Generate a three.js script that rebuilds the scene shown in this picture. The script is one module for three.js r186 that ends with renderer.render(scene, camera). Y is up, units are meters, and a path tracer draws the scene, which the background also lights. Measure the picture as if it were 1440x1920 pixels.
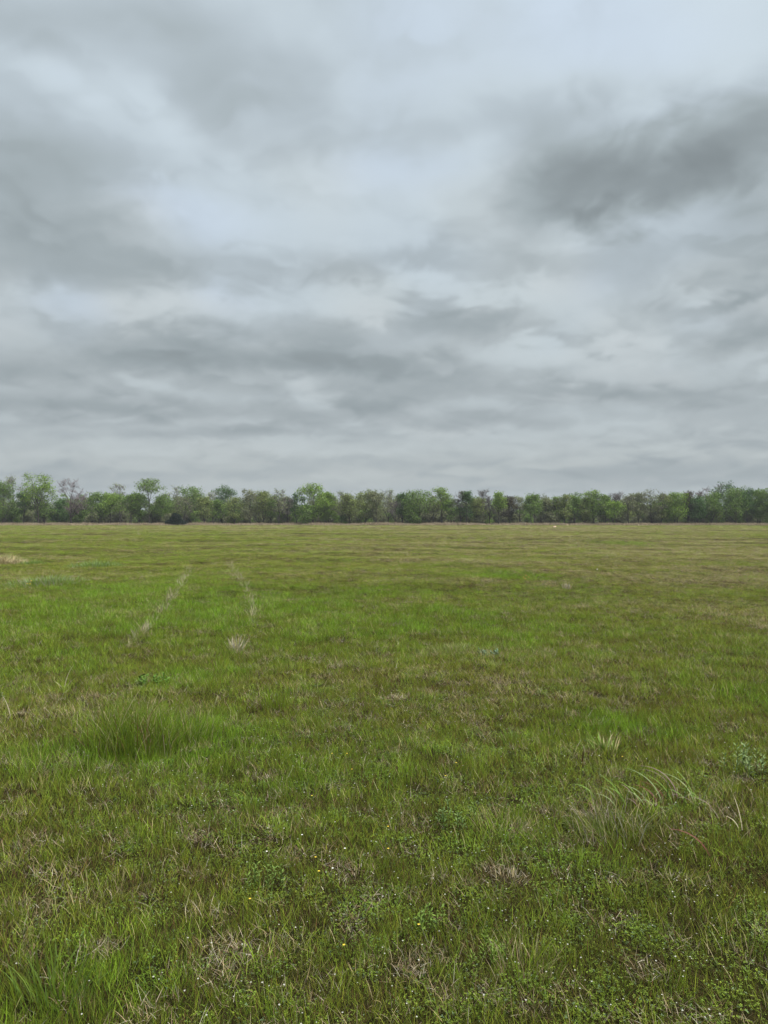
import * as THREE from 'three';
import { createNoise2D } from 'simplex-noise';

// ---------------------------------------------------------------- camera, sky, sun, exposure
const scene = new THREE.Scene();
const EYE = 1.6, FOV = 68, HORIZON = 970;                 // HORIZON: row of the level line in the 1440 x 1920 photograph
const F = 960 / Math.tan(THREE.MathUtils.degToRad(FOV / 2));
const PITCH = Math.atan((HORIZON - 960) / F);
const camera = new THREE.PerspectiveCamera(FOV, 0.75, 0.05, 6000);
camera.position.set(0, EYE, 0);
camera.rotation.set(PITCH, 0, 0);
const renderer = new THREE.WebGLRenderer({ antialias: true });
renderer.toneMapping = THREE.LinearToneMapping;
renderer.toneMappingExposure = 4.9;
renderer.shadowMap.enabled = true;

const sun = new THREE.DirectionalLight(new THREE.Color(1.0, 0.965, 0.91), 1.5);
sun.position.set(55, 120, 0);
sun.target.position.set(0, 0, -30);
sun.castShadow = true;
sun.shadow.radius = 110;
Object.assign(sun.shadow.camera, { left: -90, right: 90, top: 120, bottom: -120, near: 1, far: 400 });
sun.shadow.mapSize.set(2048, 2048);
scene.add(sun, sun.target);

// ---------------------------------------------------------------- seeded random numbers and noise
function rng(seed) {
  let s = seed | 0;
  return () => { s = (s + 0x6d2b79f5) | 0; let t = Math.imul(s ^ (s >>> 15), 1 | s); t = (t + Math.imul(t ^ (t >>> 7), 61 | t)) ^ t; return ((t ^ (t >>> 14)) >>> 0) / 4294967296; };
}
const noiseA = createNoise2D(rng(11)), noiseB = createNoise2D(rng(23)), noiseC = createNoise2D(rng(37)), noiseD = createNoise2D(rng(51));
function fbm(n, x, y, oct, gain = 0.5) {
  let a = 1, s = 0, t = 0;
  for (let i = 0; i < oct; i++) { s += a * n(x, y); t += a; a *= gain; x = x * 2.03 + 17.1; y = y * 2.03 - 9.3; }
  return s / t;
}
const clamp = (x, a = 0, b = 1) => Math.min(b, Math.max(a, x));
const smooth = (a, b, x) => { const t = clamp((x - a) / (b - a)); return t * t * (3 - 2 * t); };
const lerp = (a, b, t) => a + (b - a) * t;
const mix3 = (a, b, t) => [lerp(a[0], b[0], t), lerp(a[1], b[1], t), lerp(a[2], b[2], t)];

// ---------------------------------------------------------------- overcast sky: a broken layer of low cloud
// heavier and thinner masses of cloud, each at its own bearing: [column, row, half width, half height, tilt, amount]
const MASSES = [
  [1110, 370, 175, 74, -0.10, -0.34], [1010, 330, 90, 70, 0, -0.14], [1270, 325, 210, 80, -0.28, -0.30], [1400, 270, 150, 70, -0.3, -0.26], [1440, 430, 130, 90, 0, -0.20], [1000, 215, 170, 50, -0.2, -0.14], [1330, 200, 130, 40, -0.3, -0.10],
  [50, 325, 190, 80, 0.25, -0.28], [110, 430, 200, 54, 0, -0.17], [90, 500, 260, 30, 0, -0.13], [40, 30, 130, 55, 0.2, -0.22], [320, 120, 170, 70, 0.7, -0.17], [560, 200, 170, 60, 0.6, -0.13], [520, 290, 120, 40, 0.4, -0.08],
  [1150, 90, 330, 110, 0.1, 0.20], [1420, 50, 240, 110, 0, 0.14], [130, 140, 120, 34, 0.5, 0.12], [300, 215, 120, 30, 0.7, 0.08], [680, 335, 260, 60, 0, 0.15], [850, 350, 90, 60, 0, 0.08], [560, 50, 130, 60, 0.3, 0.06], [640, 190, 40, 60, 0.3, 0.06],
  [350, 395, 120, 44, 0.2, 0.20], [260, 390, 60, 30, 0, 0.08], [470, 440, 60, 30, 0, 0.05], [780, 425, 180, 40, 0, 0.10], [930, 400, 40, 40, 0, 0.10], [1230, 415, 110, 36, -0.2, 0.22], [1060, 450, 60, 24, 0.2, 0.10], [1180, 470, 160, 24, 0, 0.02],
  [650, 490, 140, 30, 0, -0.10], [860, 490, 120, 26, 0, -0.08], [300, 530, 200, 24, 0, -0.10],
  [870, 597, 130, 32, -0.08, -0.17], [790, 690, 140, 26, 0, -0.20], [350, 655, 170, 34, 0.05, -0.24], [560, 690, 100, 34, 0, -0.16], [1060, 640, 120, 16, 0, -0.10], [640, 640, 90, 30, 0.3, -0.10], [90, 690, 160, 26, 0, -0.10],
  [880, 548, 150, 20, -0.06, 0.20], [650, 570, 60, 26, 0, 0.14], [1070, 575, 80, 40, 0.2, 0.16], [1020, 672, 110, 20, 0, 0.20], [1210, 660, 100, 18, 0, 0.16], [1180, 700, 200, 18, 0, 0.06], [420, 575, 120, 24, -0.1, 0.13], [230, 590, 60, 16, 0, 0.08], [70, 575, 80, 24, 0, 0.08],
  [130, 765, 330, 24, 0.03, -0.18], [1360, 570, 110, 18, -0.2, -0.20], [1330, 545, 50, 12, 0, 0.12], [1390, 640, 120, 30, 0, -0.17], [1000, 735, 300, 16, 0, -0.13], [660, 765, 130, 22, 0, -0.18], [840, 790, 160, 14, 0, -0.10], [1300, 745, 200, 16, 0, -0.08],
  [580, 742, 56, 18, 0.5, 0.20], [270, 715, 60, 12, 0.3, 0.10], [300, 790, 120, 10, 0, 0.06], [780, 840, 700, 16, 0, 0.10], [850, 818, 120, 8, 0, 0.08], [1100, 815, 160, 10, 0, 0.06], [1290, 826, 220, 12, 0, -0.12], [1220, 890, 260, 18, 0, -0.10], [60, 880, 150, 20, 0, -0.08], [420, 815, 200, 8, 0, -0.08],
];
const heap = (n, x, y, oct) => { let a = 1, v = 0, t = 0; for (let i = 0; i < oct; i++) { v += a * (1 - 2 * Math.abs(n(x, y))); t += a; a *= 0.5; x = x * 2.1 + 13.7; y = y * 2.1 + 5.1; } return v / t; };
// heaped clouds of the layer: rounded lit crowns over flat grey bases; p, q: place on the layer, up: the way that is upwards there
const hash = (i, j, k) => { let h = Math.imul(i, 374761393) ^ Math.imul(j, 668265263) ^ Math.imul(k, 1274126177); h = Math.imul(h ^ (h >>> 13), 1274126177); return ((h ^ (h >>> 16)) >>> 0) / 4294967296; };
function heaps(p, q, ux, uy, seed) {
  const ci = Math.floor(p), cj = Math.floor(q); let s = 0;
  for (let i = ci - 1; i <= ci + 1; i++) for (let j = cj - 1; j <= cj + 1; j++) {
    if (hash(i, j, seed) < 0.28) continue;
    const x = p - i - hash(i, j, seed + 1), y = q - j - hash(i, j, seed + 2), rad = 0.42 + 0.38 * hash(i, j, seed + 3), h = (x * ux + y * uy) / rad, w = (x * uy - y * ux) / (rad * 1.35), r2 = h * h * (h < 0 ? 1.9 : 1) + w * w;
    if (r2 > 1) continue;
    const k = 1 - r2; s += (0.5 + 0.5 * hash(i, j, seed + 4)) * k * k * (h > 0 ? -0.10 + 0.62 * Math.sqrt(h) * 1.1 : -0.10 - 0.42 * -h);
  }
  return s;
}
function skyRadiance(dx, dy, dz, out) {
  const el = Math.asin(clamp(dy, -1, 1)), flatd = Math.hypot(dx, dz) || 1e-6;
  // the cloud layer seen from below: heaps grow smaller and flatter towards the horizon
  const R = 4 * Math.log(1.6406 / (el + 0.0698)), u = R * dx / flatd, v = R * dz / flatd;
  const wx = fbm(noiseB, u * 0.8, v * 0.8, 4, 0.5), wy = fbm(noiseC, u * 0.8 + 5, v * 0.8 - 3, 4, 0.5);
  const U = u + wx * 0.22, Vv = v + wy * 0.22;
  const field = (p, q) => 0.8 * fbm(noiseA, p * 0.8, q * 0.8, 5, 0.46) - 0.22 * heap(noiseD, p * 0.7 + 7, q * 0.7, 3);
  const n = field(U, Vv), k = 1 - 0.22 / Math.max(R, 0.5), above = field(U * k, Vv * k);
  const relief = clamp(n - above, -0.5, 0.5);                      // lit crowns, heavy bellies
  const ix = R > 0.05 ? -u / R : 0, iy = R > 0.05 ? -v / R : 0, hp = 0.62 * heaps(U * 0.62 + n * 0.5, Vv * 0.62 - n * 0.5, ix, iy, 5) + 0.5 * heaps(U * 1.3 + 9 + n * 0.5, Vv * 1.3 + n * 0.4, ix, iy, 40);
  const n2 = 0.6 * heap(noiseD, U * 1.5 + 3, Vv * 1.5 - 8, 3) + 0.6 * fbm(noiseB, U * 2.2, Vv * 2.2, 3);
  let m = 0;
  const cz = -dz * Math.cos(PITCH) + dy * Math.sin(PITCH);
  if (cz > 0.15) {
    const cy = dy * Math.cos(PITCH) + dz * Math.sin(PITCH);
    const flat = smooth(0.02, 0.3, dy);
    const px = 720 + F * dx / cz + (wx * 52 + n2 * 26) * (0.4 + 0.6 * flat), py = 960 - F * cy / cz + (wy * 40 + n2 * 22) * (0.2 + 0.8 * flat);
    for (const [cx, cyy, rx, ry, tilt, a] of MASSES) {
      const X = px - cx, Y = py - cyy; if (Math.abs(X) > 3 * rx + 200 || Math.abs(Y) > 3 * ry + 200) continue;
      const c = Math.cos(tilt), s = Math.sin(tilt), p = (X * c + Y * s) / rx, q = (-X * s + Y * c) / ry, r2 = p * p + q * q;
      m += a * Math.exp(-Math.pow(r2, 1.2) * 0.72);
    }
  }
  const base = lerp(0.478, 0.605, smooth(0.0, 0.55, el)) + 0.16 * smooth(0.5, 1.4, el);
  const lowf = smooth(0.0, 0.10, dy);
  const t0 = m * lerp(1.34, 1.10, smooth(0.22, 0.36, dy)) + 0.75 * hp * lerp(0.45, 1, lowf) * smooth(1.2, 0.5, dy) + 0.08 * lerp(0.35, 1, lowf) * n + 0.09 * lerp(0.4, 1, lowf) * relief * smooth(0.9, 0.2, dy) + 0.012 * n2, t = t0 > 0 ? 0.17 * (1 - Math.exp(-t0 / 0.17)) * 1.15 : t0;
  const L = base * Math.exp(t * 1.05) / 4.9;
  // thin places let a little blue through; the lit heaps are nearly white and the thick bellies grey
  const thin = smooth(0.0, 0.30, t + 0.22 * noiseC(u * 0.6 + 3, v * 0.6) - 0.03), deep = smooth(-0.05, -0.35, t);
  const high = smooth(0.22, 0.42, dy + 0.12 * noiseB(u * 0.7, v * 0.7));
  let c = mix3(mix3([0.878, 0.99, 1.045], [0.858, 0.99, 1.085], high), mix3([0.895, 0.99, 1.035], [0.848, 0.99, 1.145], high), thin);
  c = mix3(c, [0.852, 0.988, 1.05], deep);
  const low = smooth(0.14, 0.05, dy) * smooth(-0.1, 0.12, t + 0.03) * smooth(0.02, 0.05, dy);
  out[0] = L * lerp(c[0], 0.90, low); out[1] = L * c[1]; out[2] = L * lerp(c[2], 1.01, low);
}
{
  const W = 4096, H = 2048, data = new Float32Array(W * H * 4), c = [0, 0, 0];
  for (let j = 0; j < H; j++) {
    const el = ((j + 0.5) / H - 0.5) * Math.PI, up = el > -0.002;
    for (let i = 0; i < W; i++) {
      const o = (j * W + i) * 4;
      if (up) {
        const az = ((i + 0.5) / W - 0.5) * 2 * Math.PI;
        skyRadiance(Math.cos(el) * Math.cos(az), Math.max(0, Math.sin(el)), Math.cos(el) * Math.sin(az), c);
        data[o] = c[0]; data[o + 1] = c[1]; data[o + 2] = c[2];
      } else { data[o] = 0.04; data[o + 1] = 0.05; data[o + 2] = 0.03; }
      data[o + 3] = 1;
    }
  }
  const sky = new THREE.DataTexture(data, W, H, THREE.RGBAFormat, THREE.FloatType);
  sky.mapping = THREE.EquirectangularReflectionMapping;
  sky.minFilter = sky.magFilter = THREE.LinearFilter;
  sky.needsUpdate = true;
  scene.background = sky;
  scene.environment = sky;
}

// ---------------------------------------------------------------- helpers
const used = new Map();
function numbered(name) { const n = used.get(name) ?? 0; used.set(name, n + 1); return n ? `${name}_${String(n).padStart(3, '0')}` : name; }
function tag(o, label, category, group, kind) {
  o.userData.label = label; o.userData.category = category;
  if (group) o.userData.group = group;
  if (kind) o.userData.kind = kind;
  return o;
}
class MB {                                                   // collects triangles with one colour per piece
  constructor() { this.p = []; this.c = []; this.i = []; }
  get n() { return this.p.length / 3; }
  v(x, y, z, c) { this.p.push(x, y, z); this.c.push(c[0], c[1], c[2]); return this.p.length / 3 - 1; }
  tri(a, b, c) { this.i.push(a, b, c); }
  quad(a, b, c, d) { this.i.push(a, b, c, a, c, d); }
  // a grass blade: heading, first tilt from the vertical, further bend
  blade(x, y, z, head, len, w, tilt, bend, col, segs = 3, twist = 0, taper = 0.8) {
    const hx = Math.cos(head), hz = Math.sin(head), sx = -Math.sin(head + twist), sz = Math.cos(head + twist);
    let a = tilt, l = -1, r = -1;
    for (let k = 0; k <= segs; k++) {
      const t = k / segs, hw = 0.5 * w * (1 - taper * t * t);
      if (k === segs) { const tip = this.v(x, y, z, col); this.tri(l, r, tip); break; }
      const L = this.v(x - sx * hw, y, z - sz * hw, col), R = this.v(x + sx * hw, y, z + sz * hw, col);
      if (k) this.quad(l, r, R, L);
      l = L; r = R;
      const st = len / segs; a = tilt + bend * (t + 0.5 / segs);
      x += hx * Math.sin(a) * st; z += hz * Math.sin(a) * st; y += Math.cos(a) * st;
    }
  }
  // a small leaf lying any way round
  leaf(x, y, z, len, w, yaw, pitch, roll, col) {
    const cp = Math.cos(pitch), sp = Math.sin(pitch), fx = Math.cos(yaw) * cp, fy = sp, fz = Math.sin(yaw) * cp;
    let sx = -Math.sin(yaw), sy = 0, sz = Math.cos(yaw);
    const ux = -Math.cos(yaw) * sp, uy = cp, uz = -Math.sin(yaw) * sp, c = Math.cos(roll), s = Math.sin(roll);
    sx = sx * c + ux * s; sy = sy * c + uy * s; sz = sz * c + uz * s;
    const a = this.v(x, y, z, col), h = 0.5 * w;
    const b = this.v(x + fx * len * 0.5 + sx * h, y + fy * len * 0.5 + sy * h, z + fz * len * 0.5 + sz * h, col);
    const d = this.v(x + fx * len * 0.5 - sx * h, y + fy * len * 0.5 - sy * h, z + fz * len * 0.5 - sz * h, col);
    const e = this.v(x + fx * len, y + fy * len, z + fz * len, col);
    this.quad(a, b, e, d);
  }
  // a tapered limb from a to b
  limb(a, b, ra, rb, sides, col) {
    const d = [b[0] - a[0], b[1] - a[1], b[2] - a[2]], l = Math.hypot(...d) || 1, n = d.map((x) => x / l);
    const s = Math.abs(n[1]) > 0.9 ? [1, 0, 0] : [0, 1, 0];
    let p = [n[1] * s[2] - n[2] * s[1], n[2] * s[0] - n[0] * s[2], n[0] * s[1] - n[1] * s[0]]; const pl = Math.hypot(...p); p = p.map((x) => x / pl);
    const q = [n[1] * p[2] - n[2] * p[1], n[2] * p[0] - n[0] * p[2], n[0] * p[1] - n[1] * p[0]];
    const ring = (o, r) => { const out = []; for (let k = 0; k < sides; k++) { const t = k / sides * Math.PI * 2, c = Math.cos(t) * r, e = Math.sin(t) * r; out.push(this.v(o[0] + p[0] * c + q[0] * e, o[1] + p[1] * c + q[1] * e, o[2] + p[2] * c + q[2] * e, col)); } return out; };
    const A = ring(a, ra), B = ring(b, rb);
    for (let k = 0; k < sides; k++) { const m = (k + 1) % sides; this.quad(A[k], A[m], B[m], B[k]); }
  }
  geometry() {
    const g = new THREE.BufferGeometry();
    g.setAttribute('position', new THREE.Float32BufferAttribute(this.p, 3));
    g.setAttribute('color', new THREE.Float32BufferAttribute(this.c, 3));
    g.setIndex(this.i);
    return g;
  }
  build(name, material, parent = scene) {
    const m = new THREE.Mesh(this.geometry(), material);
    m.name = parent === scene ? numbered(name) : name; m.castShadow = m.receiveShadow = true; parent.add(m); return m;
  }
}
function base(name, x, y, z, turn = 0) { const g = new THREE.Group(); g.name = numbered(name); g.position.set(x, y, z); g.rotation.y = turn; scene.add(g); return g; }

const grassMat = new THREE.MeshPhysicalMaterial({ name: 'grass', vertexColors: true, roughness: 1, specularIntensity: 0.08, transmission: 0.45, thickness: 0, side: THREE.DoubleSide });
const glossMat = new THREE.MeshPhysicalMaterial({ name: 'broad_grass', vertexColors: true, roughness: 0.6, specularIntensity: 0.16, side: THREE.DoubleSide });
const strawMat = new THREE.MeshPhysicalMaterial({ name: 'straw', vertexColors: true, roughness: 0.9, specularIntensity: 0.12, side: THREE.DoubleSide });
const leafMat = new THREE.MeshPhysicalMaterial({ name: 'tree_leaves', vertexColors: true, roughness: 1, specularIntensity: 0.1, transmission: 0.3, thickness: 0, side: THREE.DoubleSide });
const barkMat = new THREE.MeshPhysicalMaterial({ name: 'bark', vertexColors: true, roughness: 0.95, specularIntensity: 0.2 });
const petalMat = new THREE.MeshPhysicalMaterial({ name: 'petal', vertexColors: true, roughness: 1, transmission: 0.3, thickness: 0, side: THREE.DoubleSide });

// ---------------------------------------------------------------- ground
function ground(x, z) {
  const d = Math.hypot(x, z), far = 1 - smooth(105, 140, d), near = smooth(1.5, 9, d);
  return (0.10 * noiseA(x * 0.045, z * 0.045) * near + 0.035 * noiseB(x * 0.22, z * 0.22) + 0.045 * noiseD(x * 0.12, z * 0.16) * smooth(12, 35, d)) * far + 0.016 * noiseC(x * 1.3, z * 1.3) * (1 - smooth(30, 60, d)) - 0.012;
}
// the place on the ground seen at a column and row of the photograph
function spot(px, py) { const d = EYE * F / (py - HORIZON); const x = (px - 720) / F * d; return [x, ground(x, -d), -d]; }
const METRE = (d) => d / F;

// what grows where: patches found in the photograph, as ellipses on the ground
function patchOf([px, py, rx, ry, a]) { const [x, , z] = spot(px, py), d = -z, dn = EYE * F / (py - ry - HORIZON > 4 ? py - ry - HORIZON : 4), df = EYE * F / (py + ry - HORIZON); return [x, z, Math.max(0.1, rx * METRE(d)), Math.max(0.15, (dn - df) / 2), a]; }
const LUSH = [
  [600, 1155, 420, 36, 0.6], [860, 1160, 150, 28, 0.6], [250, 1105, 160, 18, 0.7], [120, 1130, 160, 32, 0.6], [690, 1110, 200, 10, 0.4], [1130, 1350, 180, 36, 0.9], [300, 1380, 160, 60, 0.7], [110, 1420, 180, 70, 0.4],
  [560, 1130, 200, 24, 0.7], [1400, 1290, 120, 40, 0.6], [950, 1080, 80, 8, 0.7], [200, 1180, 260, 40, 0.5], [400, 1240, 300, 40, 0.35], [1170, 1018, 70, 4, 1.0], [480, 1440, 120, 60, 0.4], [340, 1260, 60, 18, 0.8], [140, 1800, 180, 90, 0.5], [40, 1900, 120, 60, 0.5],
].map(patchOf);
const DRY = [
  [300, 990, 300, 3.5, 0.6], [760, 990, 320, 4, 0.8], [1250, 992, 300, 5, 0.9], [520, 1004, 160, 3, 0.4], [900, 1018, 160, 4, 0.4], [1180, 1052, 160, 4, 0.6], [1400, 1074, 110, 5, 0.8], [760, 1055, 100, 4, 0.5],
  [1100, 1010, 420, 16, 0.8], [1350, 1035, 200, 20, 0.7], [1320, 1085, 200, 10, 0.9], [1000, 1062, 120, 6, 0.8], [1340, 1068, 120, 5, 1.0], [1150, 1130, 140, 12, 0.5], [640, 1080, 120, 5, 0.45], [1080, 1040, 130, 4, 0.6], [330, 1030, 200, 4, 0.4], [880, 1060, 120, 9, 0.55], [700, 1030, 200, 10, 0.4], [1380, 1150, 120, 26, 0.5],
  [250, 1165, 60, 10, 0.7], [330, 1110, 60, 8, 0.5], [940, 1290, 120, 30, 0.35], [60, 1200, 90, 26, 0.4], [640, 1265, 70, 14, 0.6],
].map(patchOf);
const BARE = [
  [195, 1303, 60, 12, 1.0], [240, 1287, 40, 8, 0.8], [725, 1310, 34, 8, 1.0], [640, 1625, 60, 26, 0.9], [700, 1690, 70, 34, 0.7], [940, 1640, 50, 16, 0.9], [1185, 1715, 60, 26, 0.9], [680, 1500, 30, 12, 0.7], [1000, 1370, 40, 14, 0.5], [770, 1540, 60, 20, 0.5],
  [350, 1480, 40, 16, 0.6], [90, 1455, 50, 16, 0.5], [1010, 1650, 60, 24, 0.5], [1340, 1560, 70, 26, 0.6], [440, 1790, 50, 30, 0.6], [1050, 992, 60, 4, 0.8], [600, 1195, 40, 8, 0.4], [60, 1830, 40, 20, 0.4], [1300, 1650, 40, 16, 0.4], [860, 1480, 50, 18, 0.4], [200, 1620, 60, 20, 0.4],
].map(patchOf);
const FORB = [[1000, 1700, 320, 120, 0.6], [900, 1560, 300, 80, 0.5], [1250, 1800, 260, 120, 0.6], [560, 1640, 140, 60, 0.5], [640, 1400, 320, 90, 0.45], [500, 1850, 200, 70, 0.4], [370, 1500, 160, 60, 0.4], [1380, 1430, 70, 24, 0.5]].map(patchOf);
function amount(list, x, z) {
  let s = 0;
  const jx = 0.25 * noiseD(x * 0.9, z * 0.9), jz = 0.25 * noiseD(x * 0.9 + 40, z * 0.9);
  for (const [cx, cz, rx, rz, a] of list) { const p = (x - cx) / rx + jx, q = (z - cz) / rz + jz, r2 = p * p + q * q; if (r2 < 6) s += a * Math.exp(-r2); }
  return clamp(s);
}
function cover(x, z) {
  const d = Math.hypot(x, z), n1 = fbm(noiseA, x * 0.16 + 9, z * 0.16, 3), n2 = fbm(noiseB, x * 0.75, z * 0.75 + 4, 3), n3 = fbm(noiseC, x * 2.6, z * 2.6, 2);
  // older, drier pasture in ragged stands; long streaks of dead stems lie in it
  const streak = fbm(noiseD, x * 0.055 + 3, z * 0.14, 4, 0.6), band = fbm(noiseB, x * 0.11 + 8, z * 0.30, 3, 0.6), L = amount(LUSH, x, z);
  const old = smooth(-0.12, 0.16, 0.55 * fbm(noiseC, x * 0.05 + 2, z * 0.09, 3, 0.6) - 0.02);
  const lush = clamp(0.30 + 0.40 * n1 + 0.35 * n2 + 0.2 * n3 + 0.62 * L * (1 + 0.6 * n2));
  const dry = clamp(0.02 + 0.17 * old + (0.12 + 0.55 * old) * streak + (0.10 + 0.45 * old) * band + 0.30 * n2 * (0.3 + 0.7 * old) + 0.12 * n3 + (0.12 + 0.30 * old) * smooth(0.10, 0.34, n2) - 0.10 * old + 0.75 * amount(DRY, x, z) - 0.45 * L);
  const bare = clamp(-0.55 + 0.55 * n3 + 0.6 * n2 + 1.25 * amount(BARE, x, z));
  const forb = clamp(0.10 + 0.5 * n2 + 0.35 * n3 + amount(FORB, x, z) - L * 0.6);
  return { d, lush, dry, bare, forb, n2, n3, band };
}
{
  const g = new THREE.BufferGeometry(), pos = [], uv = [], col = [], idx = [], R = 190, S = 288;
  for (let i = 0; i <= R; i++) {
    const r = i === 0 ? 0 : 0.6 * Math.pow(5000, (i - 1) / (R - 1));
    for (let k = 0; k <= S; k++) {
      const a = k / S * Math.PI * 2, x = Math.cos(a) * r, z = Math.sin(a) * r;
      pos.push(x, ground(x, z), z); uv.push(x / 2.4, z / 2.4);
      const c = cover(x, z), m = mix3(mix3([0.052, 0.048, 0.018], [0.046, 0.062, 0.012], c.lush * 0.8), [0.12, 0.098, 0.05], clamp(c.dry * 0.8 + c.bare * 0.6));
      col.push(...m);
    }
  }
  for (let i = 0; i < R; i++) for (let k = 0; k < S; k++) { const a = i * (S + 1) + k, b = a + S + 1; idx.push(a, a + 1, b, a + 1, b + 1, b); }
  g.setAttribute('position', new THREE.Float32BufferAttribute(pos, 3)); g.setAttribute('uv', new THREE.Float32BufferAttribute(uv, 2)); g.setAttribute('color', new THREE.Float32BufferAttribute(col, 3)); g.setIndex(idx); g.computeVertexNormals();
  // soil crumbs and thatch
  const N = 1024, px = new Uint8Array(N * N * 4), bp = new Uint8Array(N * N * 4), T = Math.PI * 2 / N;
  const tile = (n, i, j, f) => { const R1 = f / 6.2832; return n(Math.cos(i * T) * R1 + Math.cos(j * T) * R1 * 0.73 + 7, Math.sin(i * T) * R1 + Math.sin(j * T) * R1 * 1.31 - 3); };
  for (let j = 0; j < N; j++) for (let i = 0; i < N; i++) {
    const a = tile(noiseA, i, j, 60), b = tile(noiseB, i, j, 170), c = tile(noiseC, i, j, 420), v = clamp(0.62 + 0.14 * a + 0.18 * b + 0.2 * c), o = (j * N + i) * 4;
    px[o] = 255 * clamp(v * 1.04); px[o + 1] = 255 * clamp(v); px[o + 2] = 255 * clamp(v * 0.93); px[o + 3] = 255;
    bp[o] = bp[o + 1] = bp[o + 2] = 255 * clamp(0.5 + 0.2 * a + 0.2 * b + 0.2 * c); bp[o + 3] = 255;
  }
  const tex = (d, srgb) => { const t = new THREE.DataTexture(d, N, N, THREE.RGBAFormat); t.wrapS = t.wrapT = THREE.RepeatWrapping; t.magFilter = THREE.LinearFilter; t.minFilter = THREE.LinearMipmapLinearFilter; t.generateMipmaps = true; if (srgb) t.colorSpace = THREE.SRGBColorSpace; t.needsUpdate = true; return t; };
  const m = new THREE.Mesh(g, new THREE.MeshPhysicalMaterial({ name: 'soil', specularIntensity: 0.1, color: 0xffffff, vertexColors: true, map: tex(px, true), bumpMap: tex(bp, false), bumpScale: 0.02, roughness: 1 }));
  m.name = 'ground'; m.receiveShadow = m.castShadow = true;
  tag(m, 'flat pasture soil and thatch under the grass', 'ground', null, 'structure');
  scene.add(m);
}

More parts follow.
